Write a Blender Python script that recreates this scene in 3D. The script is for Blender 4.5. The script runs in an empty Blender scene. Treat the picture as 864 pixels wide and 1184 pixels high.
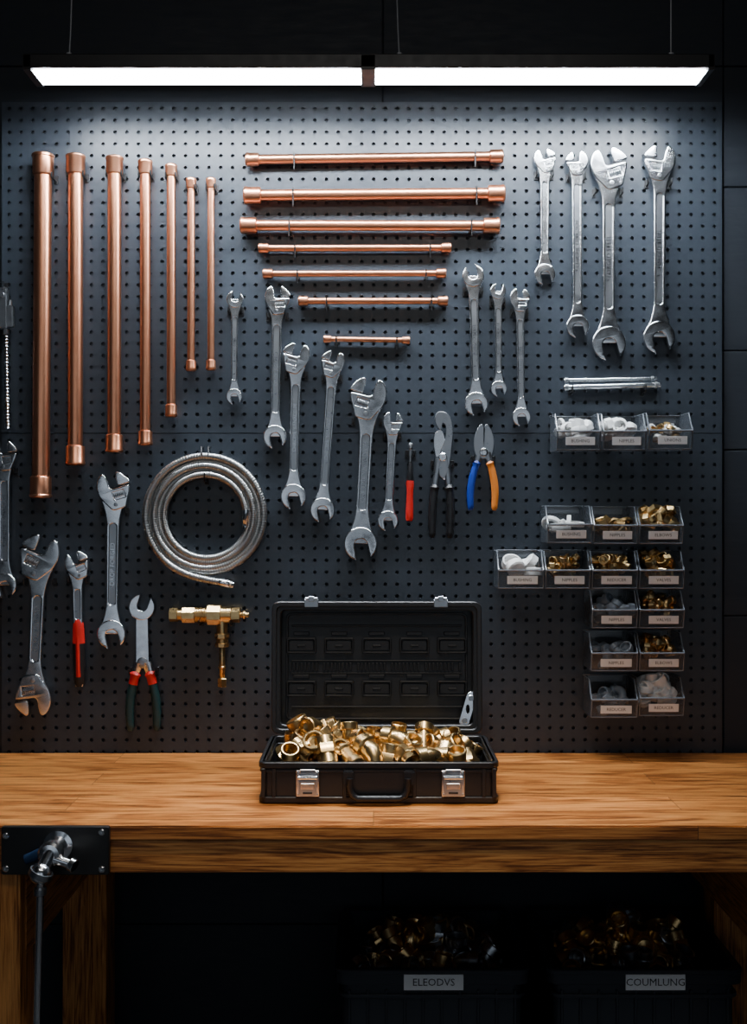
import bpy, bmesh, math, random
from mathutils import Vector, Matrix
from mathutils.geometry import tessellate_polygon
random.seed(7)
CAM_D=2.56; EYE=1.456; F=1280.0
pi=math.pi
def S(d): return F/(CAM_D-d)
def P(px,py,d=0.0):
    s=S(d); return Vector(((px-432)/s,-d,EYE-(py-592)/s))
# ---------------------------------------------------------------- materials
def mat(name,col,metal=0,rough=.5,noise=0,nscale=30,bump=0,stretch=(1,1,1),alpha=1,col2=None,spec=.5,emis=None,es=0,aniso=0):
    m=bpy.data.materials.new(name); m.use_nodes=True
    nt=m.node_tree; b=nt.nodes['Principled BSDF']
    b.inputs['Base Color'].default_value=(*col,1); b.inputs['Metallic'].default_value=metal
    b.inputs['Roughness'].default_value=rough; b.inputs['Alpha'].default_value=alpha
    b.inputs['Specular IOR Level'].default_value=spec
    if emis: b.inputs['Emission Color'].default_value=(*emis,1); b.inputs['Emission Strength'].default_value=es
    tc=nt.nodes.new('ShaderNodeTexCoord'); mp=nt.nodes.new('ShaderNodeMapping'); mp.inputs['Scale'].default_value=stretch
    nt.links.new(tc.outputs['Object'],mp.inputs['Vector'])
    n=nt.nodes.new('ShaderNodeTexNoise'); n.inputs['Scale'].default_value=nscale; n.inputs['Detail'].default_value=5
    nt.links.new(mp.outputs[0],n.inputs['Vector'])
    mr=nt.nodes.new('ShaderNodeMapRange'); mr.inputs['To Min'].default_value=max(0,rough-noise); mr.inputs['To Max'].default_value=min(1,rough+noise)
    mr.inputs['From Min'].default_value=.3; mr.inputs['From Max'].default_value=.7
    nt.links.new(n.outputs['Fac'],mr.inputs['Value']); nt.links.new(mr.outputs[0],b.inputs['Roughness'])
    if col2:
        mx=nt.nodes.new('ShaderNodeMix'); mx.data_type='RGBA'
        mx.inputs['A'].default_value=(*col,1); mx.inputs['B'].default_value=(*col2,1)
        mr2=nt.nodes.new('ShaderNodeMapRange'); mr2.inputs['From Min'].default_value=.35; mr2.inputs['From Max'].default_value=.65
        nt.links.new(n.outputs['Fac'],mr2.inputs['Value']); nt.links.new(mr2.outputs[0],mx.inputs['Factor'])
        nt.links.new(mx.outputs['Result'],b.inputs['Base Color'])
    if bump:
        bp=nt.nodes.new('ShaderNodeBump'); bp.inputs['Strength'].default_value=bump; bp.inputs['Distance'].default_value=.001
        nt.links.new(n.outputs['Fac'],bp.inputs['Height']); nt.links.new(bp.outputs[0],b.inputs['Normal'])
    return m
def wood(name,brick=True,stretch=(1.5,22,22)):
    m=bpy.data.materials.new(name); m.use_nodes=True; nt=m.node_tree; b=nt.nodes['Principled BSDF']; L=nt.links.new
    tc=nt.nodes.new('ShaderNodeTexCoord')
    def N(t,**k):
        n=nt.nodes.new(t)
        for a,v in k.items(): n.inputs[a].default_value=v
        return n
    mp=N('ShaderNodeMapping'); mp.inputs['Scale'].default_value=stretch; L(tc.outputs['Object'],mp.inputs[0])
    n1=N('ShaderNodeTexNoise',Scale=1.3,Detail=5,Roughness=.5,Distortion=.6)
    mp2=N('ShaderNodeMapping'); mp2.inputs['Scale'].default_value=tuple(5*v if v>5 else v*2.2 for v in stretch); L(tc.outputs['Object'],mp2.inputs[0])
    n2=N('ShaderNodeTexNoise',Scale=3,Detail=6,Roughness=.7); L(mp2.outputs[0],n2.inputs['Vector'])
    vec=mp.outputs[0]
    if brick:
        br=N('ShaderNodeTexBrick',Scale=1,**{'Mortar Size':.0007,'Brick Width':1.15,'Row Height':.098,'Bias':0.0})
        br.inputs['Color1'].default_value=(0,0,0,1); br.inputs['Color2'].default_value=(1,1,1,1); br.inputs['Mortar'].default_value=(.5,.5,.5,1)
        L(tc.outputs['Object'],br.inputs['Vector'])
        va=N('ShaderNodeVectorMath'); va.operation='MULTIPLY_ADD'; L(br.outputs['Color'],va.inputs[0]); va.inputs[1].default_value=(9,5,3); L(vec,va.inputs[2]); vec=va.outputs[0]
    L(vec,n1.inputs['Vector'])
    wv2=N('ShaderNodeMath'); wv2.operation='MULTIPLY'; wv2.inputs[1].default_value=48; L(n1.outputs['Fac'],wv2.inputs[0])
    sn=N('ShaderNodeMath'); sn.operation='SINE'; L(wv2.outputs[0],sn.inputs[0])
    ma=N('ShaderNodeMath'); ma.operation='MULTIPLY_ADD'; ma.inputs[1].default_value=.085; L(sn.outputs[0],ma.inputs[0]); L(n2.outputs['Fac'],ma.inputs[2])
    cr=N('ShaderNodeValToRGB'); e=cr.color_ramp.elements
    e[0].position=.34; e[0].color=(.15,.045,.010,1); e[1].position=.66; e[1].color=(.74,.325,.088,1)
    k=e.new(.47); k.color=(.46,.165,.038,1)
    L(ma.outputs[0],cr.inputs[0]); col=cr.outputs[0]
    if brick:
        mx=N('ShaderNodeMix'); mx.data_type='RGBA'; mx.blend_type='MULTIPLY'; mx.inputs['Factor'].default_value=1
        c2=N('ShaderNodeValToRGB'); c2.color_ramp.elements[0].color=(.72,.66,.60,1); c2.color_ramp.elements[1].color=(1.12,1.05,1,1)
        L(br.outputs['Color'],c2.inputs[0]); L(col,mx.inputs['A']); L(c2.outputs[0],mx.inputs['B'])
        m2=N('ShaderNodeMix'); m2.data_type='RGBA'; L(br.outputs['Fac'],m2.inputs['Factor']); L(mx.outputs['Result'],m2.inputs['A']); m2.inputs['B'].default_value=(.12,.05,.018,1)
        col=m2.outputs['Result']
    L(col,b.inputs['Base Color']); b.inputs['Roughness'].default_value=.34
    bp=N('ShaderNodeBump',Strength=.2,Distance=.001); L(ma.outputs[0],bp.inputs['Height']); L(bp.outputs[0],b.inputs['Normal'])
    return m
chrome=mat('chrome_steel',(.84,.86,.89),1,.20,.05,60,.0)
chromed=mat('satin_steel',(.42,.44,.47),1,.32,.06,80,.0)
copper=mat('copper',(.94,.42,.24),1,.30,.0,25,0,col2=(.90,.385,.215))
copperf=mat('copper_fitting',(.88,.37,.205),1,.31,.0,40,0,col2=(.92,.41,.235))
brass=mat('brass',(.76,.53,.25),1,.30,.04,60,.0,col2=(.62,.42,.185))
blk=mat('black_plastic',(.011,.011,.0125),0,.38,.08,200,.2)
blkm=mat('black_metal',(.009,.009,.010),0,.45,.05,50)
wirem=mat('steel_cable',(.38,.39,.41),.3,.5,.05,50)
red=mat('red_grip',(.62,.018,.015),0,.4,.05)
blue=mat('blue_grip',(.012,.045,.34),0,.4,.05)
orange=mat('orange_grip',(.75,.22,.03),0,.4,.05)
green=mat('dark_green_grip',(.006,.035,.038),0,.45,.05)
white=mat('white_plastic',(.88,.88,.87),0,.4,.05)
greyp=mat('grey_plastic',(.22,.25,.29),0,.35,.05)
labelm=mat('label_paper',(.9,.91,.92),0,.6,.05)
ink=mat('label_ink',(.02,.02,.025),0,.7)
binm=mat('smoky_clear_plastic',(.10,.115,.135),0,.14,.04,alpha=.32,spec=.8)
binr=mat('bin_rim_plastic',(.13,.145,.165),0,.22,.05,spec=.7)
crate=mat('crate_plastic',(.024,.030,.039),0,.36,.05,100,.2)
peg=mat('pegboard_paint',(.026,.034,.045),0,.38,.06,120,.15,col2=(.031,.040,.052))
wallm=mat('dark_wall_paint',(.009,.013,.020),0,.65,.1,18,.6,stretch=(1,1,4),col2=(.013,.018,.026))
floorm=mat('concrete_floor',(.07,.07,.072),0,.6,.1,6,.3,col2=(.05,.05,.053))
ceilm=mat('ceiling_paint',(.02,.022,.026),0,.8)
led=mat('led_diffuser',(.9,.9,.9),0,.5,emis=(.84,.92,1.0),es=120)
woodt=wood('oak_benchtop',True,(1.2,10,22)); wooda=wood('oak_rail',False); woodv=wood('oak_leg',False,(22,22,1.5)); woody=wood('oak_side_rail',False,(22,1.5,22))
# ---------------------------------------------------------------- geometry helpers
class MB:
    def __init__(s): s.v=[];s.f=[];s.m=[]
    def add(s,geo,mi=0,M=None):
        o=len(s.v); vs,fs=geo
        s.v+=[ (M@Vector(v)) if M is not None else Vector(v) for v in vs]
        for f in fs: s.f.append([i+o for i in f]); s.m.append(mi)
        return s
    def build(s,name,mats,parent=None,M=None,ang=35,recalc=True,wn=False):
        vs=[M@v for v in s.v] if M is not None else s.v
        lo=Vector([min(v[i] for v in vs) for i in range(3)]); hi=Vector([max(v[i] for v in vs) for i in range(3)])
        c=(lo+hi)/2
        me=bpy.data.meshes.new(name); me.from_pydata([v-c for v in vs],[],s.f)
        for m in mats: me.materials.append(m)
        me.polygons.foreach_set('material_index',s.m)
        if recalc:
            bm=bmesh.new(); bm.from_mesh(me); bmesh.ops.recalc_face_normals(bm,faces=bm.faces); bm.to_mesh(me); bm.free()
        me.polygons.foreach_set('use_smooth',[True]*len(me.polygons)); me.set_sharp_from_angle(angle=math.radians(ang)); me.update()
        ob=bpy.data.objects.new(name,me); bpy.context.collection.objects.link(ob)
        if wn:
            w=ob.modifiers.new('weighted_normals','WEIGHTED_NORMAL'); w.keep_sharp=True; w.weight=80
        ob.location=c
        if parent: ob.parent=parent; ob.location=c-parent.location
        return ob
def empty(name,loc):
    e=bpy.data.objects.new(name,None); e.empty_display_size=.05; e.location=loc; bpy.context.collection.objects.link(e); return e
def T(x,y,z): return Matrix.Translation((x,y,z))
def R(a,ax): return Matrix.Rotation(a,4,ax)
def align(d,o=(0,0,0)): return Matrix.Translation(o)@Vector(d).to_track_quat('Z','Y').to_matrix().to_4x4()
WALL=Matrix(((1,0,0,0),(0,0,-1,0),(0,1,0,0),(0,0,0,1)))  # local x,y,z -> world x, z, -y
_bc={}
def box(sx,sy,sz,b=0.001,seg=1):
    k=(round(sx,5),round(sy,5),round(sz,5),b,seg)
    if k not in _bc:
        bm=bmesh.new(); bmesh.ops.create_cube(bm,size=1)
        for v in bm.verts: v.co=Vector((v.co.x*sx,v.co.y*sy,v.co.z*sz))
        if b>0: bmesh.ops.bevel(bm,geom=bm.edges[:],offset=min(b,.45*min(sx,sy,sz)),segments=seg,affect='EDGES')
        bm.verts.index_update()
        _bc[k]=([v.co.copy() for v in bm.verts],[[v.index for v in f.verts] for f in bm.faces]); bm.free()
    return _bc[k]
def bx(mb,x0,x1,y0,y1,z0,z1,mi=0,b=.001,seg=1):
    mb.add(box(abs(x1-x0),abs(y1-y0),abs(z1-z0),b,seg),mi,T((x0+x1)/2,(y0+y1)/2,(z0+z1)/2))
def lathe(prof,n=20,closed=False):
    vs=[];fs=[];k=len(prof)
    for r,z in prof:
        r=max(r,1e-5)
        for j in range(n):
            a=2*pi*(j+.5)/n; vs.append((r*math.cos(a),r*math.sin(a),z))
    for i in range(k if closed else k-1):
        i2=(i+1)%k
        for j in range(n):
            j2=(j+1)%n; fs.append([i*n+j,i*n+j2,i2*n+j2,i2*n+j])
    if not closed:
        fs.append(list(range(n))); fs.append([(k-1)*n+j for j in range(n)])
    return vs,fs
def cyl(r,h,n=16,c=0.0):
    c=c or r*.08
    return lathe([(r-c,-h/2),(r,-h/2+c),(r,h/2-c),(r-c,h/2)],n)
def tube(pts,rad,n=10,ell=1.0):
    pts=[Vector(p) for p in pts]
    if not hasattr(rad,'__len__'): rad=[rad]*len(pts)
    vs=[];fs=[]; up=None
    for i,p in enumerate(pts):
        t=(pts[min(i+1,len(pts)-1)]-pts[max(i-1,0)]).normalized()
        if up is None:
            up=Vector((0,0,1)) if abs(t.z)<.9 else Vector((1,0,0))
        s=t.cross(up).normalized(); up=s.cross(t).normalized()
        for j in range(n):
            a=2*pi*j/n; vs.append(p+s*math.cos(a)*rad[i]+up*math.sin(a)*rad[i]*ell)
    for i in range(len(pts)-1):
        for j in range(n):
            j2=(j+1)%n; fs.append([i*n+j,i*n+j2,(i+1)*n+j2,(i+1)*n+j])
    fs.append(list(range(n))); fs.append([(len(pts)-1)*n+j for j in range(n)])
    return vs,fs
def area(l): return sum(l[i][0]*l[(i+1)%len(l)][1]-l[(i+1)%len(l)][0]*l[i][1] for i in range(len(l)))/2
def extr(loops,z0,z1,b=.0006,rnd=False):
    vs=[];fs=[];flat=[];idx=[]
    for li,l in enumerate(loops):
        l=[Vector((p[0],p[1])) for p in l]
        if (area(l)<0)==(li==0): l.reverse()
        n=len(l); nrm=[]
        for i in range(n):
            a=(l[i]-l[i-1]); c=(l[(i+1)%n]-l[i])
            if a.length<1e-9: a=c
            if c.length<1e-9: c=a
            a=a.normalized(); c=c.normalized()
            nn=Vector((-a.y,a.x))+Vector((-c.y,c.x))
            nrm.append(nn.normalized() if nn.length>1e-6 else Vector((-a.y,a.x)))
        o=len(vs)
        if rnd: rings=[(b,z0),(0,z0+b),(0,z1-b),(.134*b,z1-.5*b),(.5*b,z1-.134*b),(b,z1)]
        else: rings=[(b,z0),(0,z0+b),(0,z1-b),(b,z1)]
        for ib,z in rings:
            for p,q in zip(l,nrm): vs.append((p.x+q.x*ib,p.y+q.y*ib,z))
        nr=len(rings)
        for k in range(nr-1):
            for i in range(n):
                j=(i+1)%n; fs.append([o+k*n+i,o+k*n+j,o+(k+1)*n+j,o+(k+1)*n+i])
        flat.append([Vector((p.x+q.x*b,p.y+q.y*b,0)) for p,q in zip(l,nrm)]); idx+= [(o+i,o+(nr-1)*n+i) for i in range(n)]
    for t in tessellate_polygon(flat):
        fs.append([idx[i][0] for i in t][::-1]); fs.append([idx[i][1] for i in t])
    return vs,fs
def chaikin(l,it=2,q=.25):
    for _ in range(it):
        o=[]
        for i in range(len(l)):
            a=l[i];b=l[(i+1)%len(l)]
            o+= [(a[0]*(1-q)+b[0]*q,a[1]*(1-q)+b[1]*q),(a[0]*q+b[0]*(1-q),a[1]*q+b[1]*(1-q))]
        l=o
    return l
def rrect(w,h,r,n=4):
    o=[]
    for cx,cy,a0 in ((w/2-r,h/2-r,0),(-w/2+r,h/2-r,90),(-w/2+r,-h/2+r,180),(w/2-r,-h/2+r,270)):
        for i in range(n+1):
            a=math.radians(a0+90*i/n); o.append((cx+r*math.cos(a),cy+r*math.sin(a)))
    return o
_tc={}
def text(s,size,ex=.0003):
    k=(s,)
    if k not in _tc:
        cu=bpy.data.curves.new('t','FONT'); cu.body=s; cu.size=1; cu.resolution_u=2
        cu.align_x='CENTER'; cu.align_y='CENTER'
        ob=bpy.data.objects.new('t',cu); bpy.context.collection.objects.link(ob)
        bpy.context.view_layer.update()
        me=bpy.data.meshes.new_from_object(ob.evaluated_get(bpy.context.evaluated_depsgraph_get()))
        _tc[k]=([v.co.copy() for v in me.vertices],[list(p.vertices) for p in me.polygons])
        bpy.data.objects.remove(ob); bpy.data.curves.remove(cu); bpy.data.meshes.remove(me)
    v,f=_tc[k]
    return [(p.x*size,p.y*size,0) for p in v],f
# ---------------------------------------------------------------- room
def slab(name,x0,x1,y0,y1,z0,z1,m,b=0):
    mb=MB(); bx(mb,x0,x1,y0,y1,z0,z1,0,b); return mb.build(name,[m])
slab('floor',-2.2,2.2,-4.1,.1,-.1,0,floorm)
slab('ceiling',-2.2,2.2,-4.1,.1,2.9,3.0,ceilm)
slab('wall_left',-2.3,-2.2,-4.1,.1,0,2.9,wallm); slab('wall_right',2.2,2.3,-4.1,.1,0,2.9,wallm)
# front wall (behind the photographer) with two tall openings added for reflections and fill
mb=MB(); WX=[(-1.75,-.2),(.2,1.75)]; wz0,wz1=.35,2.35
bx(mb,-2.2,2.2,-4.1,-4,0,wz0,0,0); bx(mb,-2.2,2.2,-4.1,-4,wz1,2.9,0,0)
for a,b2 in ((-2.2,-1.75),(-.2,.2),(1.75,2.2)): bx(mb,a,b2,-4.1,-4,wz0,wz1,0,0)
mb.build('wall_front',[wallm])
for k,(a,b2) in enumerate(WX):  # frames of the added openings, out of view
    mb=MB()
    for c,d_ in ((a,a+.04),(b2-.04,b2),((a+b2)/2-.02,(a+b2)/2+.02)): bx(mb,c,d_,-4.06,-4.02,wz0,wz1,0,.002)
    for c,d_ in ((wz0,wz0+.04),(wz1-.04,wz1)): bx(mb,a,b2,-4.065,-4.015,c,d_,0,.002)
    mb.build('fill_opening_frame_%d'%(k+1),[blkm])
mb=MB(); bx(mb,-2.2,2.2,.02,.1,0,2.9,0,0)
xs=[-2.2,P(-380,0).x,P(443,0).x,P(838,0).x,P(1200,0).x,2.2]
zs=[0,.5,EYE+.02-.62,1.215,1.60,1.83,2.21,2.49,2.9]
for i in range(len(xs)-1):
    for j in range(len(zs)-1):
        bx(mb,xs[i]+.0012,xs[i+1]-.0012,.008,.022,zs[j]+.0012,zs[j+1]-.0012,0,.0015)
mb.build('wall_back',[wallm])
# pegboard: two punched panels
def pegpanel(x0,x1,z0,z1,name):
    pitch=.0272; hr=.0045
    nx=round((x1-x0)/pitch); nz=round((z1-z0)/pitch); px=(x1-x0)/nx; pz=(z1-z0)/nz
    vs=[];fs=[];idx={}
    def V(x,y,z):
        k=(round(x,5),round(y,5),round(z,5))
        if k not in idx: idx[k]=len(vs); vs.append((x,y,z))
        return idx[k]
    K=8
    for i in range(nx):
        for j in range(nz):
            cx=x0+(i+.5)*px; cz=z0+(j+.5)*pz
            o=[];h=[];hb=[]
            for k in range(K):
                a=k*pi/4; c,s=math.cos(a),math.sin(a); m=max(abs(c),abs(s))
                o.append(V(cx+c/m*px/2,0,cz+s/m*pz/2)); h.append(V(cx+c*hr,0,cz+s*hr)); hb.append(V(cx+c*hr,.006,cz+s*hr))
            for k in range(K):
                k2=(k+1)%K; fs.append([o[k],o[k2],h[k2],h[k]]); fs.append([h[k],h[k2],hb[k2],hb[k]])
    mb=MB(); mb.add((vs,fs))
    t=.004
    for a,b2,c,d in ((x0-t,x0,z0,z1),(x1,x1+t,z0,z1),(x0-t,x1+t,z0-t/2,z0),(x0-t,x1+t,z1,z1+t/2)):
        bx(mb,a,b2,0,.007,c,d,0,0)
    return mb
xa=P(4,0).x; xb=P(833,0).x
up=pegpanel(xa,xb,P(0,501).z+.003,P(0,119).z,'u'); lw=pegpanel(xa,xb,.86,P(0,501).z-.003,'l')
up.add((lw.v,lw.f)); up.build('pegboard',[peg],ang=30,recalc=False)
# ---------------------------------------------------------------- LED lamp
lampe=empty('linear_pendant_light',(0,-.21,2.40))
mb=MB(); zb=2.376
bx(mb,-.729,.709,-.262,-.165,zb+.003,zb+.032,0,.002)
for a,b2 in ((-.729,-.712),(-.026,.004),(.696,.709)): bx(mb,a,b2,-.262,-.165,zb-.001,zb+.03,0,.001)
bx(mb,-.69,.67,-.24,-.19,zb+.032,zb+.040,0,.003)
mb.build('housing',[blkm],lampe)
mb=MB(); bx(mb,-.7115,-.0265,-.248,-.178,zb-.001,zb+.010,0,.001); bx(mb,.0045,.6955,-.248,-.178,zb-.001,zb+.010,0,.001)
mb.build('diffusers',[led],lampe)
mb=MB()
for px,cv in ((80,.012),(462,-.012),(776,0)):
    x=P(px,0,.215).x
    pts=[(x+cv*math.sin(pi*t/8)*(1-t/16)-cv*.8*t/8,-.215,zb+.040+(2.9-zb-.040)*t/8) for t in range(9)]
    mb.add(tube(pts,.0014,6)); mb.add(cyl(.006,.012,10),0,T(x,-.215,zb+.046))
mb.build('suspension_wires',[wirem],lampe)
# ---------------------------------------------------------------- hooks
def hook(mb,x,z,d,mi,M=Matrix.Identity(4),r=.0018,up=.012):
    mb.add(tube([(x,0,z),(x,-d*.5,z),(x,-d,z),(x,-d-.003,z+.003),(x,-d-.004,z+up)],r,7),mi)
    mb.add(box(.009,.002,.02,.0005),mi,T(x,-.001,z+.004))
# ---------------------------------------------------------------- copper pipes
def pipe_geo(L,r,Rc):
    c=Rc*2.1
    h=[(Rc*.86,0),(Rc*.98,.001),(Rc*1.06,.003),(Rc*1.06,.007),(Rc,.009),(Rc,c-.003),(Rc*.96,c-.001),(r,c+.001)]
    return lathe(h+[(r,L*.35),(r,L*.65)]+[(a,L-b) for a,b in reversed(h)],48)
def pipe(a,b,w,wc):
    d=wc/2/510*1.1+.003
    A=P(*a,d);B=P(*b,d); s=S(d); mb=MB()
    L=(B-A).length
    mb.add(pipe_geo(L,w/2/s,wc/2/s),0,align(B-A,A))
    hz=abs((B-A).x)>abs((B-A).z)
    if hz:
        for t in ((.19,.89) if L>.3 else (.15,.85)):
            q=A.lerp(B,t); hook(mb,q.x,q.z-w/2/s-.002,d+w/2/s,1,up=w/s+.002)
            mb.add(tube([(q.x,-d-w/2/s-.003,q.z-w/2/s),(q.x,-d-w/2/s-.001,q.z-w/2/s-.016)],.0016,6),1)
    else:
        q=A.lerp(B,.0)
        for sx in (-1,1):
            hook(mb,q.x+sx*(w/2/s+.0019),q.z-wc*1.12/s-.003,d+.006,1)
    mb.build('copper_pipe',[copperf if random.random()<.25 else copper,blkm])
for x,t,b,w,wc,x2 in ((50,178,576,20,24,47),(87.5,179,538,17,21.5,87),(132.5,181,523,15.5,19.5,132),(168,185,515,12,16,168),(198,190,482,10,13.5,198),(221,206,429,8.5,11.5,221),(244,206,428,8,11,244)):
    pipe((x,t),(x2,b),w,wc)
for x0,x1,y0,y1,w,wc in ((284,582,184.5,180.5,11,15),(282,584,226,223.5,13,19),(278,578,260.5,261,12,18),(299,522,287,286.5,7.5,11),(304,516,316.5,316,7,11),(345,518,348,348,7.5,11),(374,474,392,393.5,6,8.5)):
    pipe((x0,y0),(x1,y1),w,wc)
# ---------------------------------------------------------------- wrenches
def open_head(Rr):
    w=.40*Rr
    l=[(w*1.02,.99*Rr)]
    for i in range(27):
        a=math.radians(58-i*296/26)
        l.append((Rr*math.cos(a)*.98,Rr*math.sin(a)))
    l+=[(-w*1.02,.93*Rr),(-w,.5*Rr),(-w,.0),(-.55*w,-.27*Rr),(.55*w,-.27*Rr),(w,.0),(w,.5*Rr)]
    return chaikin(l,1,.2)
def adj_body(Rr,f):
    l=[(-.20,.02),(-.20,.5),(-.26,.98),(-.45,1.08),(-.74,.86),(-.95,.45),(-1.0,.0),(-.9,-.45),(-.6,-.95),(-.42,-1.3),(.42,-1.3),(.58,-.95),(.86,-.5),(.98,-.2),(.98,.0),(.5,.02)]
    return [(f*x*Rr,y*Rr) for x,y in chaikin(l,2,.22)]
def adj_jaw(Rr,f):
    l=[(.30,.08),(.30,.5),(.36,.90),(.52,.98),(.8,.72),(1.02,.4),(1.08,.15),(1.0,.08)]
    return [(f*x*Rr,y*Rr) for x,y in chaikin(l,1,.2)]
TXT=['CHROME VANADIUM','DROP FORGED','FORGED STEEL']
def add_head(mb,kind,Rr,th,Mh,f):
    if kind=='adj':
        win=[(f*x*Rr,y*Rr) for x,y in ((-.12,-.2),(.55,-.2),(.55,-.66),(-.12,-.66))]
        mb.add(extr([adj_body(Rr,f),win],-th,th,th*.42,True),0,Mh)
        mb.add(extr([adj_jaw(Rr,f)],-th*.85,th*.85,th*.4,True),0,Mh)
        pr=[]
        n=6
        for i in range(n):
            z=(-.12+.67*i/n); pr+=[(.15*Rr,z*Rr),(.22*Rr,(z+.03)*Rr),(.22*Rr,(z+.06)*Rr),(.15*Rr,(z+.09)*Rr)]
        mb.add(lathe(pr,12),1,Mh@T(0,-.43*Rr,0)@align((f,0,0)))
        mb.add(box(1.1*Rr,.10*Rr,th*1.0,0),4,Mh@T(f*.42*Rr,.045*Rr,0))
        mb.add(box(.68*Rr,.48*Rr,th*.3,0),4,Mh@T(f*.215*Rr,-.43*Rr,-th*.3))
        mb.add(lathe([(.13*Rr,-th*1.15),(.13*Rr,th*1.05),(.09*Rr,th*1.15)],12),1,Mh@T(-f*.12*Rr,-.95*Rr,0))
    else:
        mb.add(extr([open_head(Rr)],-th,th,th*.42,True),0,Mh)
def wrench(top,bot,Rt,Rb,h,kt='adj',kb='open',f=1,tilt=14,tb=14,name=None,d=.014,grip=None):
    s=S(d); A=P(*top,d);B=P(*bot,d); L=(A-B).length; c=(A+B)/2
    Rt/=s;Rb/=s;h/=s; ang=math.atan2((A-B).z,(A-B).x)-pi/2
    mb=MB(); th=max(.0042,min(.0075,Rt*.26)); hh=th*.72
    yt=L/2-Rt*1.02; yb=-L/2+Rb*.99 if kb!='none' else -L/2
    def hw(y):
        w=h*(1+.12*math.sin((y/L)*2))
        for yc,r in ((yt,Rt),(yb,Rb)):
            if kb=='none' and yc==yb: continue
            u=abs(y-yc)/r; k=max(0,min(1,(2.3-u)/1.6)); w+= (r*.72-h)*k*k
        return w
    ys=[yb+(yt-yb)*i/40 for i in range(41)]
    out=[(hw(y),y) for y in ys]+[(-hw(y),y) for y in reversed(ys)]
    r0=yb+2.0*Rb; r1=yt-2.1*Rt
    if grip: r1=yt-2.1*Rt; r0=grip_y=L/2-grip[0]*L; 
    hi=h*.52; nn=6
    hole=[]
    for i in range(nn+1):
        a=pi*i/nn; hole.append((hi*math.cos(a),r1-hi+hi*math.sin(a)))
    for i in range(nn+1):
        a=pi+pi*i/nn; hole.append((hi*math.cos(a),r0+hi+hi*math.sin(a)))
    if r1-r0>3*hi:
        mb.add(extr([out,hole],-hh,hh,min(hh*.5,h*.2),True),0)
        mb.add(box(hi*2.3,r1-r0,hh*.9,0),1,T(0,(r0+r1)/2,0))
        if not grip:
            sz=hi*2.0; tx=random.choice(TXT); v,fc=text(tx,sz); ln=max(p[0] for p in v)-min(p[0] for p in v)
            k=min(1,(r1-r0)*.8/ln)
            mb.add(([(p[0]*k,p[1],p[2]) for p in v],fc),0,T(0,(r0+r1)/2,hh*.47+.0002)@R(pi/2,'Z'))
    else: mb.add(extr([out],-hh,hh,hh*.4,True),0)
    add_head(mb,kt,Rt,th,T(0,yt,0)@R(math.radians(tilt*f),'Z'),f)
    if kb!='none': add_head(mb,kb,Rb,th,T(0,yb,0)@R(pi+math.radians(tb),'Z'),-f)
    if grip:
        g0=L/2-grip[0]*L; gl=g0+L/2; gw=h*1.35
        pts=[];rad=[]
        for i in range(15):
            t=i/14; pts.append((0,g0-gl*t,0)); rad.append(gw*(.86+.16*math.sin(t*pi*1.1)+.1*t)*(1 if 0<i<14 else .7))
        mb.add(tube(pts[:6],rad[:6],14,.7),2); mb.add(tube(pts[5:],rad[5:],14,.7),3)
        mb.add(tube([(0,g0-gl*.25,gw*.35),(0,g0-gl*.85,gw*.45)],gw*.45,8),2)
    M=T(*c)@WALL@R(ang,'Z')
    o=MB(); o.add((mb.v,[f_ for f_ in mb.f]),0,M); o.m=list(mb.m)
    hk=M@Vector((0,yt-Rt*1.25,0))
    for sx in (-1,1):
        hook(o,hk.x+sx*Rt*.75,hk.z-Rt*.25,d+.004,4)
    nm=name or ('adjustable_wrench' if kt=='adj' else 'open_end_wrench')
    o.build(nm,[chrome,chromed,red,blk,blkm],ang=38,wn=True)
W=wrench
W((630,172),(630,330),12.5,12.5,4.8,'adj','open',1)
W((667,175),(668,391),12.5,13.5,5.5,'adj','open',-1,tilt=0)
W((704,171),(704,417),21,20,7,'adj','open',1,tilt=16)
W((763,168),(762,409),18,19,6.5,'adj','open',-1,tilt=10)
W((547,306),(551,481),13,14,5.2,'open','open',1,tilt=14)
W((576,327),(577,459),9.5,9.5,4,'open','open',-1)
W((601,334),(603,493),11.5,11,4.3,'adj','open',1,tilt=0)
W((272,336),(271,468),10,9.5,3.8,'open','open',-1)
W((321,331),(318,519),14.5,14,5.5,'adj','open',1,tilt=6)
W((343,397),(339,589),15.5,15,5.6,'adj','open',-1,tilt=16)
W((386,406),(372,604),13.5,14.5,5.6,'adj','open',-1,tilt=14)
W((427,437),(416,648),21,19.5,7.5,'adj','open',-1,tilt=12)
W((455,477),(448,614),11.5,12,4.8,'adj','open',1,tilt=4)
W((5,510),(6,691),15,14.5,6,'adj','open',1,tilt=6)
W((47,619),(38,827),22.5,21,7.5,'adj','adj',-1,tilt=22,tb=10)
W((132,546),(129,750),19,17,7,'adj','open',1,tilt=18)
W((89,638),(92,794),14,9,5.2,'adj','none',1,tilt=22,name='adjustable_wrench',grip=(.5,))
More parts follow.
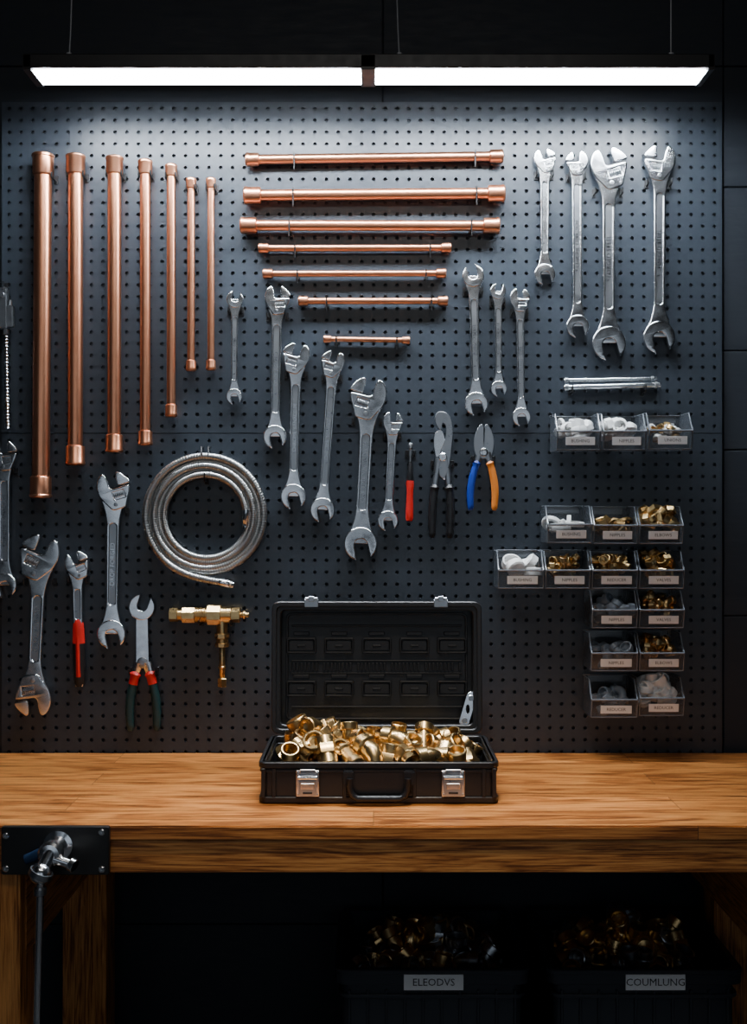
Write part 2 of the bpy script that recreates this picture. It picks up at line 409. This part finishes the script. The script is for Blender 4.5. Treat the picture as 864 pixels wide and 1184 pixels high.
# ---------------------------------------------------------------- pliers
def pliers(name,top,bot,headw,piv,spread,mats,grip_t,jaw='slim',d=.016,gr=.0055,lean=0):
    s=S(d);A=P(*top,d);B=P(*bot,d);L=(A-B).length;c=(A+B)/2; ang=math.atan2((A-B).z,(A-B).x)-pi/2
    w=headw/2/s; yp=L/2-piv*L; sp=spread/2/s; mb=MB(); yT=L/2; hl=yT-yp
    if jaw=='slim':
        for f in (1,-1):
            l=[(.04,hl*.96),(.35,hl),(.7,hl*.8),(1.0,hl*.45),(.95,hl*.1),(.7,-hl*.2),(-.5,-hl*.25),(-.5,0),(.04,hl*.2)]
            mb.add(extr([[(f*(x*w),y+yp) for x,y in chaikin(l,2,.22)]],-.004 if f>0 else -.001,.002 if f>0 else .0045,.0012,True),0)
    elif jaw=='pump':
        l=[(-.2,hl*.55),(-.75,hl*.70),(-.9,hl*.9),(-.55,hl*1.0),(.2,hl*1.0),(.75,hl*.86),(1.0,hl*.62),(.9,hl*.3),(.7,-.2*hl),(.2,-.5*hl),(-.4,-.4*hl),(-.35,hl*.1),(.25,hl*.4),(.3,hl*.68),(-.1,hl*.78)]
        mb.add(extr([[(x*w,y+yp) for x,y in chaikin(l,2,.22)]],-.002,.005,.0012,True),0)
        l=[(-.15,hl*.62),(-.85,hl*.55),(-.95,hl*.3),(-.6,-.1*hl),(.0,-.5*hl),(.5,-.5*hl),(.4,0),(.15,hl*.45)]
        mb.add(extr([[(x*w,y+yp) for x,y in chaikin(l,2,.22)]],-.005,.001,.0008),1)
    else:
        mb.add(extr([open_head(w)],-.004,.004,.0016,True),0,T(0,yT-w,0)@R(-.35,'Z'))
        l=[(-.45*w,yT-1.6*w),(.45*w,yT-1.6*w),(.5*w,yp),(.6*w,yp-.012),(-.6*w,yp-.012),(-.5*w,yp)]
        mb.add(extr([l],-.003,.003,.0012,True),0)
    mb.add(lathe([(w*.42,-.006),(w*.42,.0055),(w*.34,.0068),(w*.12,.0068),(w*.1,.006)],16),1,T(0,yp,0))
    for f in (1,-1):
        def path(t): return Vector((f*(w*.3+(sp-w*.3)*(math.sin(min(1,t*1.25)*pi/2))**1.0*(1-.12*t*t*t)),yp+(-L/2-yp)*t,0))
        n=18; t0=grip_t
        tang=[path(i/n*1.0) for i in range(n+1) if i/n<=t0+.15]
        mb.add(tube(tang,[w*.42-(w*.42-gr*.75)*min(1,i/len(tang)) for i in range(len(tang))],10,.6),0)
        g=[path(t0+(1-t0)*i/n) for i in range(n+1)]
        rr=[gr*(1.0+.18*math.sin(i/n*pi)-.08*i/n)*(.6 if i in(0,n) else 1)*(1.3 if i==1 else 1) for i in range(n+1)]
        gm=2 if f<0 else 3
        mb.add(tube(g,rr,12,.85),gm)
        if len(mats)>5: 
            mb.add(tube(g[:5],[r*1.12 for r in rr[:5]],12,.85),5)
    M=T(*c)@WALL@R(ang,'Z'); o=MB(); o.add((mb.v,mb.f),0,M); o.m=list(mb.m)
    hk=M@Vector((0,yp,0))
    for sx in (-1,1): hook(o,hk.x+sx*w*1.0,hk.z-w*.9,d+.004,4)
    o.build(name,mats,wn=True)
pliers('water_pump_pliers',(513,476),(510,622),23,.36,22,[chromed,chrome,blk,blk,blkm],.34,'pump',gr=.0085)
pliers('cutting_pliers',(560,490),(558,590),24,.33,30,[chromed,chrome,blue,orange,blkm],.14,'slim',gr=.0074)
pliers('wrench_pliers',(164,687),(166,845),30,.50,33,[chrome,chromed,green,green,blkm,red],.12,'wr',gr=.0090)
# ---------------------------------------------------------------- small red screwdriver
d=.014; s=S(d); A=P(475,512,d);B=P(473.5,603,d);L=(A-B).length; mb=MB()
mb.add(lathe([(a*1.1,b) for a,b in [(.003,0),(.0068,.002),(.0078,.008),(.0078,.03),(.007,.05),(.0068,.07),(.0082,.085),(.0078,.094)]],14),1,align(A-B,B))
mb.add(lathe([(.0076,.092),(.0082,.095),(.0068,.115),(.0056,.13),(.004,.138)],12),2,align(A-B,B))
mb.add(lathe([(.0034,.135),(.0034,L-.015),(.006,L-.012),(.006,L-.004),(.004,L)],12),0,align(A-B,B))
hook(mb,A.x-.008,A.z-.03,.016,2);hook(mb,A.x+.008,A.z-.03,.016,2)
mb.build('screwdriver',[chromed,red,blk])
# ---------------------------------------------------------------- threaded clamp at far left
d=.02; s=S(d); mb=MB(); A=P(7,384,d);B=P(9,497,d); L=(A-B).length
pr=[];n=30
for i in range(n):
    z=L*i/n; pr+=[(.0042,z),(.0064,z+L/n*.5)]
mb.add(lathe(pr,12),0,align(B-A,A))
q=P(6,357,d); mb.add(box(.022,.02,.095,.003,2),0,T(q.x-.004,q.y,q.z)); mb.add(box(.016,.016,.05,.002,2),1,T(q.x+.012,q.y,q.z-.018))
mb.add(cyl(.004,.02,10),0,T(q.x+.012,q.y,q.z+.01)@R(0,'X')); mb.add(cyl(.0075,.012,6),1,align(B-A,A))
mb.add(cyl(.006,.012,12),1,T(q.x-.004,q.y-.008,q.z+.03)@R(pi/2,'X'))
hook(mb,q.x-.004,q.z+.05,.02,2)
mb.build('threaded_clamp',[chromed,chromed,blkm])
# ---------------------------------------------------------------- braided hose coil
d0=.017; s=S(d0); C=P(238,596,d0); pts=[]
turns=4.6; N=2500; hr=.0082; aend=math.radians(212)
for i in range(N+1):
    t=i/N; a=aend-2*pi*turns*(1-t); k=turns*t
    rr=(46+23.5*t**1.0)/s+.0016*math.sin(a*.7+1)
    z=d0+.005*math.sin(2*pi*k*.5+.6)+.002
    pts.append(Vector((C.x+rr*math.cos(a),-z,C.z+rr*math.sin(a))))
e=P(268,676,.036); p0=pts[-1]; tn=(pts[-1]-pts[-4]).normalized(); LL=(e-p0).length
b1=p0+tn*LL*.42; b2=e-Vector((.97,0,-.22)).normalized()*LL*.35
for i in range(1,150):
    u=i/149; pts.append(p0*(1-u)**3+b1*3*u*(1-u)**2+b2*3*u*u*(1-u)+e*u**3)
rad=[hr*(1+.035*(1 if (i//2)%2 else -1)) for i in range(len(pts))]
mb=MB(); mb.add(tube(pts,rad,12),0)
dr=(pts[-1]-pts[-5]).normalized()
mb.add(lathe([(.0085,-.03),(.0092,-.028),(.0092,-.006),(.0075,-.004),(.0075,.004),(.006,.006)],14),1,align(dr,e))
st=pts[0]; dr=(pts[0]-pts[4]).normalized(); mb.add(lathe([(.0092,-.02),(.0095,.008),(.0075,.01),(.0075,.02)],14),1,align(dr,st))
hook(mb,C.x,C.z+42/s-.006,.034,2,up=.02)
for ox in (-.008,.008): mb.add(tube([(C.x+ox,0,C.z+79/s),(C.x+ox,-.03,C.z+79/s),(C.x+ox,-.034,C.z+70/s)],.0018,6),2)
hose=mat('braided_steel',(.52,.525,.52),1,.33,.03,400,.1)
mb.build('braided_hose_coil',[hose,chrome,blkm],ang=60)
# ---------------------------------------------------------------- brass valve
d=.024; s=S(d); mb=MB()
def hz(x0,x1,r,n=18,y=711,mi=0): 
    a=P(x0,y,d);b=P(x1,y,d); mb.add(lathe([(r*.9/s,0),(r/s,.001),(r/s,(b-a).length-.001),(r*.9/s,(b-a).length)],n),mi,align(b-a,a))
hz(196,206,8,6);hz(205,212,6.5);hz(211,226,9.5,8)
for i in range(6): hz(226+i*2.2,227.4+i*2.2,9.6)
hz(225,241,8.6);hz(240,256,12,8);hz(254,268,9.5);hz(266,278,8.5,6);hz(277,288,3.2);hz(281,284,5)
def vt(y0,y1,r,n=18,x=257):
    a=P(x,y0,d);b=P(x,y1,d); mb.add(lathe([(r*.9/s,0),(r/s,.001),(r/s,(b-a).length-.001),(r*.9/s,(b-a).length)],n),0,align(b-a,a))
vt(712,734,6.5);vt(732,738,9,8);vt(738,744,7);vt(743,748,8.5,8);vt(747,785,3.4);vt(770,773,4.6);vt(784,794,5.4,6)
q=P(232,722,d);hook(mb,q.x,q.z,d+.02,1,up=.012);q=P(268,722,d);hook(mb,q.x,q.z,d+.02,1,up=.012)
mb.build('brass_angle_valve',[brass,blkm])
# ---------------------------------------------------------------- steel rods on hooks
mb=MB()
for (x0,y0,x1,y1,r,dd) in ((652,440,760,438,.0050,.012),(652,448,764,445,.0062,.024)):
    a=P(x0,y0,dd);b=P(x1,y1,dd); mb.add(lathe([(r*.8,0),(r,.001),(r,(b-a).length-.001),(r*.8,(b-a).length)],14),0,align(b-a,a))
    mb.add(cyl(r*1.35,.008,12),1,align(b-a,a.lerp(b,.03))); mb.add(cyl(r*1.3,.006,12),1,align(b-a,a.lerp(b,.95)))
for x in (661,745):
    q=P(x,454,.02); hook(mb,q.x,q.z,.034,2,up=.016)
mb.build('steel_rod_set',[chrome,chromed,blkm])
# ---------------------------------------------------------------- fittings
def collar(r,l=1.0): return lathe([(1.12*r,-.25*r),(1.3*r,-.12*r),(1.3*r,l*r-.1*r),(1.2*r,l*r),(.98*r,l*r),(.92*r,l*r*.2),(.0001,-l*r*.15)],20)
def ft_elbow(mb,M,r,mi=0):
    M=M@T(.9*r,0,-.6*r)
    Rb=1.5*r; pts=[(Rb*math.cos(a)-Rb,0,Rb*math.sin(a)) for a in [pi/2*i/8 for i in range(9)]]
    pts=[(0,0,-.6*r)]+pts+[(-Rb-.6*r,0,Rb)]
    mb.add(tube(pts,r*1.0,16),mi,M); mb.add(collar(r),mi,M@align((0,0,-1),(0,0,-.6*r))); mb.add(collar(r),mi,M@align((-1,0,0),(-Rb-.6*r,0,Rb)))
def ft_tee(mb,M,r,mi=0):
    mb.add(lathe([(r*1.0,-1.5*r),(r*1.05,0),(r*1.0,1.5*r)],16),mi,M); mb.add(lathe([(r*1.0,0),(r*1.0,1.5*r)],16),mi,M@align((1,0,0)))
    for dd in ((0,0,1),(0,0,-1),(1,0,0)): mb.add(collar(r,.9),mi,M@align(dd,Vector(dd)*1.4*r))
def ft_coupling(mb,M,r,mi=0):
    mb.add(lathe([(1.05*r,-1.7*r),(1.15*r,-1.6*r),(1.15*r,1.7*r),(.98*r,1.7*r),(.9*r,.5*r),(.9*r,-.5*r),(.95*r,-1.7*r)],20,True),mi,M)
    mb.add(lathe([(1.0*r,-.6*r),(1.4*r,-.6*r),(1.45*r,-.5*r),(1.45*r,.5*r),(1.4*r,.6*r),(1.0*r,.6*r)],6,True),mi,M)
def ft_nipple(mb,M,r,mi=0):
    pr=[(.8*r,-1.9*r)]
    for i in range(6): pr+=[(.92*r,(-1.8+i*.2)*r),(1.04*r,(-1.7+i*.2)*r)]
    pr+=[(.95*r,-.6*r),(.95*r,.5*r)]
    pr+=[(1.15*r,.6*r),(1.2*r,1.6*r),(.95*r,1.6*r),(.85*r,.5*r),(.7*r,-1.9*r)]
    mb.add(lathe(pr,18,True),mi,M); mb.add(lathe([(.9*r,-.55*r),(1.4*r,-.55*r),(1.48*r,-.45*r),(1.48*r,.45*r),(1.4*r,.55*r),(.9*r,.55*r)],6,True),mi,M)
def ft_nut(mb,M,r,mi=0): mb.add(lathe([(.75*r,-.55*r),(1.2*r,-.6*r),(1.3*r,-.5*r),(1.3*r,.5*r),(1.2*r,.6*r),(.75*r,.55*r)],6,True),mi,M)
def ft_cap(mb,M,r,mi=0): mb.add(lathe([(0.0001,-.5*r),(1.0*r,-.5*r),(1.2*r,-.35*r),(1.2*r,.5*r),(1.0*r,.5*r),(.95*r,-.2*r),(.0001,-.25*r)],18),mi,M)
def ft_ring(mb,M,r,mi=0): mb.add(lathe([(.8*r,-.25*r),(1.25*r,-.25*r),(1.3*r,0),(1.25*r,.25*r),(.8*r,.25*r)],20,True),mi,M)
def rot(): return R(random.uniform(0,6.28),'Z')@R(random.uniform(0,pi),'X')@R(random.uniform(0,6.28),'Z')
big=[ft_elbow,ft_elbow,ft_coupling,ft_tee,ft_tee,ft_coupling,ft_nipple,ft_elbow]
def pile(x0,x1,y0,y1,z0,zf,n,r0,r1,kinds,mats,name,parent=None,sep=0):
    mb=MB(); placed=[]
    for i in range(n):
        for tr in range(80):
            x=random.uniform(x0,x1);y=random.uniform(y0,y1); r=random.uniform(r0,r1)
            top=zf(x,y); k=random.random()**.35; z=z0+r+(max(top-r*1.2-z0-r,0))*k
            if not sep or all((x-a)**2+(y-b)**2+(z-c)**2>(sep*r)**2 for a,b,c in placed): break
        else: continue
        placed.append((x,y,z))
        random.choice(kinds)(mb,T(x,y,z)@rot(),r,random.randrange(len(mats)))
    return mb.build(name,mats,parent)
# ---------------------------------------------------------------- parts bins
def parts_bin(fx0,fx1,fy,kind,H=.082):
    d=.112; s=S(d); x0=(fx0-432)/s; x1=(fx1-432)/s; zb=EYE-(fy-592)/s; w=x1-x0
    mb=MB(); D=d; t=.0022
    side=[(.004,0),(D-.012,0),(D-.003,.5*H),(D-.016,.66*H),(D-.034,H),(.004,H)]
    SM=Matrix(((0,0,1,0),(-1,0,0,0),(0,1,0,0),(0,0,0,1)))
    for xx in (x0,x1-t): mb.add(extr([side],0,t,.0003),0,T(xx,0,zb)@SM)
    bx(mb,x0,x1,-.004-t,-.004,zb,zb+H,0,.0003); bx(mb,x0,x1,-D+.012,-.004,zb,zb+t,0,.0003)
    fr=[(D-.014,0),(D-.012,0),(D-.003,.5*H),(D-.0055,.5*H)]
    mb.add(extr([fr],0,w,.0003),0,T(x0,0,zb)@SM)
    r=.0018
    for xx in (x0,x1):
        mb.add(tube([(xx,-.006,zb+H),(xx,-D+.034,zb+H),(xx,-D+.016,zb+.66*H),(xx,-D+.003,zb+.5*H)],r,6),1)
        mb.add(tube([(xx,-D+.003,zb+.5*H),(xx,-D+.012,zb+.001)],r*.8,6),1)
    mb.add(tube([(x0,-D+.003,zb+.5*H),(x1,-D+.003,zb+.5*H)],r*1.3,6),1)
    mb.add(tube([(x0,-.006,zb+H),(x1,-.006,zb+H)],r,6),1); mb.add(tube([(x0,-D+.012,zb+.001),(x1,-D+.012,zb+.001)],r*.8,6),1)
    bx(mb,x0+.01,x1-.01,-.006,-.0003,zb+H*.8,zb+H*1.02,1,.0005)
    ob=mb.build('small_parts_bin',[binm,binr])
    a=math.atan2(.004,.5*H); lm=MB()
    LM=T((x0+x1)/2+.003,-D+.0045,zb+.24*H)@R(pi/2+a,'X')
    lm.add(box(w*.68,.018,.0008,.0002),0,LM@T(0,0,.0012))
    v=text(random.choice(['ELBOWS','BUSHING','VALVES','NIPPLES','UNIONS','REDUCER']),.0098); lm.add(v,1,LM@T(0,0,.0018))
    lm.build('label',[labelm,ink],ob)
    ka={'white':([ft_cap,ft_cap,ft_coupling,ft_ring],[white],.011,.015,14),'whited':([ft_cap],[white],.017,.02,7),
        'brass':([ft_nut,ft_elbow,ft_ring,ft_nipple,ft_coupling],[brass],.006,.009,34),'brassbig':([ft_nut,ft_nut,ft_coupling,ft_cap],[brass],.010,.013,22),
        'ring':([ft_ring],[white],.016,.019,6),'bring':([ft_ring,ft_nut],[brass],.012,.015,12),
        'grey':([ft_nut,ft_cap,ft_elbow],[greyp],.009,.012,18),'mix':([ft_cap,ft_nut],[white,brass],.007,.01,16),'wpile':([ft_coupling,ft_cap,ft_tee],[white],.011,.014,16)}[kind]
    hh={'brassbig':1.08,'wpile':.98,'brass':.9,'grey':.72,'white':.92,'whited':.95}.get(kind,.82)
    pile(x0+.018,x1-.018,-D+.032,-.025,zb+.003,lambda x,y:zb+H*hh+(.0 if y>-.07 else -.008),ka[4],ka[2],ka[3],ka[0],ka[1],'contents',ob)
for a in ((645,695,520,'white'),(699,748,520,'white'),(752,802,519,'mix'),
          (634,685,628,'ring'),(688,738,629,'bring'),(741,791,629,'brassbig'),
          (577,629,681,'whited'),(632,683,681,'brass'),(686,738,681,'brass'),(741,792,681,'brassbig'),
          (686,738,727,'grey'),(741,792,727,'brass'),(685,738,777,'grey'),(741,792,777,'brass'),(685,738,831,'grey'),(741,792,829,'wpile')):
    parts_bin(*a)
# ---------------------------------------------------------------- workbench
be=empty('workbench',(0,-.3,.45))
mb=MB(); bx(mb,-1.15,1.15,-.6,-.004,.875,.9,0,.002,2); mb.build('top',[woodt],be)
mb=MB(); bx(mb,-1.12,1.12,-.594,-.56,.815,.8745,0,.002); mb.build('front_rail',[wooda],be)
mb=MB(); bx(mb,-1.12,1.12,-.04,-.01,.80,.8745,0,.002); mb.build('back_rail',[wooda],be)
mb=MB(); bx(mb,-.665,-.628,-.56,-.04,.655,.8745,0,.002); bx(mb,.713,.75,-.56,-.04,.642,.8745,0,.002); mb.build('side_rails',[woody],be)
mb=MB()
for x0,x1,y0,y1 in ((-.72,-.629,-.5925,-.51),(-.686,-.589,-.12,-.04),(.751,.84,-.5925,-.51),(.751,.84,-.12,-.04)):
    bx(mb,x0,x1,y0,y1,0,.8145 if y0<-.3 else .8745,0,.002)
mb.build('legs',[woodv],be)
slab('low_shelf',-.20,.745,-.45,-.02,.0,.22,crate,.003)
# ---------------------------------------------------------------- toolbox
cx=.010; te=empty('toolbox',(cx,-.32,1.0)); z0=.9015; yc=-(.193+.454)/2; dp=.454-.193; w=.46; h=.078
mb=MB()
MT=T(cx,yc,0)
mb.add(extr([rrect(w-.012,dp-.01,.014),rrect(w-.024,dp-.022,.01)],z0,z0+h,.0012),0,MT)
mb.add(extr([rrect(w-.016,dp-.014,.012)],z0,z0+.006,.001),0,MT)
mb.add(extr([rrect(w,dp,.018),rrect(w-.026,dp-.024,.01)],z0+h-.012,z0+h,.0018),0,MT)
mb.add(extr([rrect(w-.004,dp-.003,.016),rrect(w-.03,dp-.03,.01)],z0+h-.02,z0+h-.014,.001),0,MT)
mb.add(extr([rrect(w-.002,dp-.001,.016),rrect(w-.03,dp-.03,.01)],z0,z0+.012,.0015),0,MT)
yf=-.454
for x in (-.22,-.2,-.065,.068,.2,.22): bx(mb,cx+x-.004,cx+x+.004,yf+.001,yf+.012,z0+.01,z0+h-.012,0,.001)
bx(mb,cx-.062,cx+.062,yf+.002,yf+.012,z0+.016,z0+.06,0,.002)
mb.build('base_tray',[blk],te)
mb=MB()
for sx in (-1,1): mb.add(box(.02,.014,.026,.002,2),0,T(cx+sx*.058,yf-.004,z0+.05))
hp=[(-.055,.05),(-.055,.03),(-.050,.018),(-.04,.012),(.04,.012),(.050,.018),(.055,.03),(.055,.05)]
mb.add(tube([(cx+a,yf-.011,z0+b) for a,b in hp],.0065,10),0); mb.build('carry_handle',[blk],te)
mb=MB()
for px in (356,524):
    x=P(px,0,.454).x
    mb.add(box(.044,.003,.05,.001),0,T(x,yf-.002,z0+.038)); mb.add(box(.034,.004,.03,.0015,2),1,T(x,yf-.006,z0+.030))
    mb.add(box(.026,.004,.012,.001),0,T(x,yf-.007,z0+.034)); mb.add(cyl(.004,.036,10),0,T(x,yf-.006,z0+.050)@R(pi/2,'Y'))
    mb.add(box(.03,.006,.008,.001),0,T(x,yf-.004,z0+.062)); mb.add(box(.018,.002,.004,.0005),2,T(x,yf-.0085,z0+.022))
    for sx in (-1,1):
        for zz in (.018,.058): mb.add(cyl(.0022,.003,8),1,T(x+sx*.018,yf-.004,z0+zz)@R(pi/2,'X'))
mb.build('latches',[chrome,chromed,blkm],te)
# lid
lh=.283; lz=z0+h+.001; lw=.452; ML=T(cx-.003,-.192,lz)@R(math.radians(-3),'X')@WALL  # local x, y=up, z=toward camera
mb=MB(); LC=ML@T(0,lh/2,0)
mb.add(extr([rrect(lw,lh,.016),rrect(lw-.022,lh-.022,.01)],-.046,0,.002),0,LC)
mb.add(extr([rrect(lw-.006,lh-.006,.014),rrect(lw-.038,lh-.038,.01)],-.046,-.006,.002),0,LC)
mb.add(extr([rrect(lw-.008,lh-.008,.014)],-.047,-.040,.001),0,LC)
mb.add(extr([rrect(lw-.056,lh-.05,.012),rrect(lw-.066,lh-.06,.009)],-.041,-.034,.0012),0,LC)
for i in range(5):
    for y in (.045,-.048):
        x=(-.164+.082*i)
        mb.add(extr([rrect(.064,.034,.004),rrect(.056,.026,.003)],-.041,-.028,.0012),0,LC@T(x,y,0))
        mb.add(box(.052,.022,.008,.002,2),0,LC@T(x,y,-.0325)); mb.add(box(.034,.008,.006,.001),0,LC@T(x,y+.026,-.038))
        mb.add(box(.018,.004,.004,.001),0,LC@T(x,y,-.0275))
for i in range(46):
    if i%9==8: continue
    mb.add(box(.0045,.016,.010,.0008),0,LC@T(-.188+.0082*i,-.001,-.037))
mb.add(box(lw-.08,.004,.008,.001),0,LC@T(0,.088,-.038)); mb.add(box(lw-.08,.004,.008,.001),0,LC@T(0,-.088,-.038))
for y in (.012,-.015): mb.add(box(lw-.08,.003,.006,.001),0,LC@T(0,y,-.038))
for sx in (-.14,0,.14): mb.add(cyl(.007,.06,10),0,ML@T(sx,-.001,-.006)@R(pi/2,'Y'))
mb.build('lid',[blk],te)
mb=MB()
for px in (360,510):
    x=P(px,0,.18).x-(cx-.003); mb.add(box(.03,.016,.003,.001),0,ML@T(x,lh-.004,-.012)@T(0,0,.013)); mb.add(box(.03,.004,.02,.001),0,ML@T(x,lh+.003,-.008)); mb.add(cyl(.0035,.026,8),0,ML@T(x,lh+.006,0)@R(pi/2,'Y'))
    mb.add(box(.012,.012,.004,.001),0,ML@T(x,lh+.006,.002))
mb.build('latch_catches',[chromed],te)
mb=MB()
def capsule(a,b,r):
    a=Vector(a);b=Vector(b);dv=b-a; an=math.atan2(dv.y,dv.x); o=[]
    for i in range(9): t=an+pi/2+pi*i/8; o.append((a.x+r*math.cos(t),a.y+r*math.sin(t)))
    for i in range(9): t=an-pi/2+pi*i/8; o.append((b.x+r*math.cos(t),b.y+r*math.sin(t)))
    return o
mb.add(extr([capsule((.188,.025),(.204,.078),.011),[(.196+.004*math.cos(t*pi/4),.052+.010*math.sin(t*pi/4)) for t in range(8)]],-.014,-.011,.0006),0,ML)
mb.add(cyl(.006,.006,12),1,ML@T(.204,.076,-.010)); mb.add(cyl(.006,.006,12),1,ML@T(.189,.028,-.010)); mb.add(box(.012,.012,.03,.001),0,ML@T(.204,.076,-.025))
mb.build('lid_stay',[chrome,chromed],te)
def zf(x,y):
    u=(x-cx)/.22
    return z0+h+.020*(1-u*u)+ .020*math.exp(-((x-cx+.13)/.06)**2)+(.012 if y>yc else -.004)
pile(cx-.178,cx+.178,yc-.066,yc+.068,z0+.02,zf,110,.0142,.0185,big,[brass],'brass_fittings',te,sep=1.95)
# ---------------------------------------------------------------- crates under the bench
def bigcrate(x0,x1,lab,lx):
    e=empty('storage_crate',((x0+x1)/2,-.2,.4)); zt=.55; zb=.2202; y0=-.37;y1=-.03
    cxx=(x0+x1)/2; cy=(y0+y1)/2; w=x1-x0; dd=y1-y0; mb=MB(); M=T(cxx,cy,0)
    mb.add(extr([rrect(w-.03,dd-.03,.02),rrect(w-.038,dd-.038,.018)],zb,zt-.004,.001),0,M)
    mb.add(extr([rrect(w-.032,dd-.032,.02)],zb,zb+.006,.001),0,M)
    mb.add(extr([rrect(w,dd,.022),rrect(w-.03,dd-.03,.016)],zt-.010,zt,.002),0,M)
    mb.add(extr([rrect(w-.002,dd-.002,.022),rrect(w-.008,dd-.008,.02)],zt-.03,zt-.008,.001),0,M)
    mb.add(extr([rrect(w-.016,dd-.016,.022),rrect(w-.034,dd-.034,.02)],zt-.06,zt-.052,.001),0,M)
    n=9
    for i in range(n+1):
        x=x0+.03+(w-.06)*i/n
        mb.add(box(.005,.008,.27,.001),0,T(x,y0+.014,zb+.15))
    mb.build('body',[crate],e)
    lm=MB(); lxw=(lx-432)/S(.37)
    lm.add(box(.118,.002,.031,.0005),0,T(lxw,y0-.001,zt-.024)); 
    lm.add(text(lab,.0205),1,T(lxw,y0-.0026,zt-.024)@R(pi/2,'X'))
    lm.build('label',[labelm,ink],e)
    def zf(x,y): return zt-.03+.055*math.exp(-((x-cxx)/.15)**2)*(1 if y>-.2 else .4)
    pile(x0+.07,x1-.07,y0+.085,y1-.075,zt-.12,zf,60,.015,.020,big,[brass,brass,brass,chromed],'fittings',e,sep=1.7)
bigcrate(-.078,.312,'ELEODVS',501.5); bigcrate(.345,.735,'COUMLUNG',758)
# ---------------------------------------------------------------- bench vise
ve=empty('bench_vise',(-.56,-.62,.85)); mb=MB(); dv=.612
a=P(1,956,dv);b=P(126,1012,dv)
mb.add(extr([rrect(b.x-a.x,a.z-b.z,.004)],0,.0105,.0012),0,T((a.x+b.x)/2,-.6005,(a.z+b.z)/2)@WALL)
mb.build('mounting_plate',[blkm],ve)
mb=MB(); yv=-.611
for px,py in ((7,966),(7,1004),(118,962),(118,1005)):
    q=P(px,py,.61); mb.add(lathe([(.006,0),(.006,.002),(.0045,.0035),(.0012,.0035),(.001,.002)],12),0,T(q.x,yv,q.z)@R(pi/2,'X'))
def ball(r,n=14): return lathe([(r*math.sin(pi*i/n) ,-r*math.cos(pi*i/n)) for i in range(n+1)],18)
q=P(60,985,.65)
mb.add(lathe([(.026,0),(.026,.004),(.018,.007),(.015,.02),(.015,.05)],20),0,T(q.x,yv,q.z)@R(pi/2,'X'))
mb.add(lathe([(.021,0),(.021,.014),(.017,.018),(.010,.019),(.009,.016)],20),0,T(q.x,-.65,q.z)@R(pi/2,'X'))
q2=P(47,1010,.675); mb.add(ball(.0185),0,T(*q2)); mb.add(tube([(q.x,-.655,q.z),(q2.x,q2.y,q2.z)],[.015,.012],14),0)
mb.add(lathe([(.0205,-.005),(.0205,.005)],18),1,T(*q2)@R(.4,'Y'))
q3=P(84,1000,.665); mb.add(tube([(q.x,-.66,q.z-.006),(q3.x,q3.y,q3.z)],[.009,.008],12),0); mb.add(cyl(.0115,.01,14),0,align(q3-q,q3))
q5=P(30,994,.63); mb.add(tube([(q.x,-.63,q.z),(q5.x,q5.y,q5.z)],[.012,.009],12),2)
q4=P(42,1215,.675); mb.add(tube([q2,q2.lerp(q4,.1),q4],[.0075,.0065,.0065],14),0); mb.add(ball(.011),0,T(*q4)); mb.add(cyl(.011,.012,14),1,align(q4-q2,q2.lerp(q4,.1)))
mb.build('screw_and_bar',[chrome,chromed,mat('blue_steel',(.03,.07,.16),.6,.35,.05)],ve)
# ---------------------------------------------------------------- lights, camera
def alight(name,loc,rot,sx,sy,p,col):
    l=bpy.data.lights.new(name,'AREA'); l.shape='RECTANGLE'; l.size=sx; l.size_y=sy; l.energy=p; l.color=col
    o=bpy.data.objects.new(name,l); o.location=loc; o.rotation_euler=rot; bpy.context.collection.objects.link(o); return o
alight('added_fill_light',(0,-1.9,2.86),(math.radians(20),0,0),1.3,.5,12,(1,.96,.9))  # unseen fill light added to lift the tools and bench front
slab('added_fill_housing',-.7,.7,-2.2,-1.6,2.875,2.9,blkm,.003)  # housing plate made up for the added fill light
sp=bpy.data.lights.new('added_bench_spot','SPOT'); sp.energy=100; sp.spot_size=math.radians(43); sp.spot_blend=1; sp.shadow_soft_size=.05; sp.color=(1,.90,.78)  # unseen warm spot added to brighten the bench top
so=bpy.data.objects.new('added_bench_spot',sp); so.location=(.02,-1.0,2.83); bpy.context.collection.objects.link(so)
so.rotation_euler=(Vector((.02,-.44,.9))-so.location).to_track_quat('-Z','Y').to_euler()
mb=MB(); mb.add(lathe([(.05,.0),(.06,0),(.06,.05),(.05,.05)],20,True),0,T(.02,-1.0,2.849)); mb.build('added_spot_ring',[blkm])  # ring modelled around the added bench spot
w=bpy.data.worlds.new('room_ambient'); bpy.context.scene.world=w; w.use_nodes=True
w.node_tree.nodes['Background'].inputs[0].default_value=(.76,.87,1,1); w.node_tree.nodes['Background'].inputs[1].default_value=.54
cam=bpy.data.cameras.new('camera'); co=bpy.data.objects.new('camera',cam); bpy.context.collection.objects.link(co)
co.location=(0,-CAM_D,EYE); co.rotation_euler=(pi/2,0,0); cam.sensor_fit='VERTICAL'; cam.sensor_height=36; cam.lens=F/1184*36; cam.clip_start=.05
bpy.context.scene.camera=co
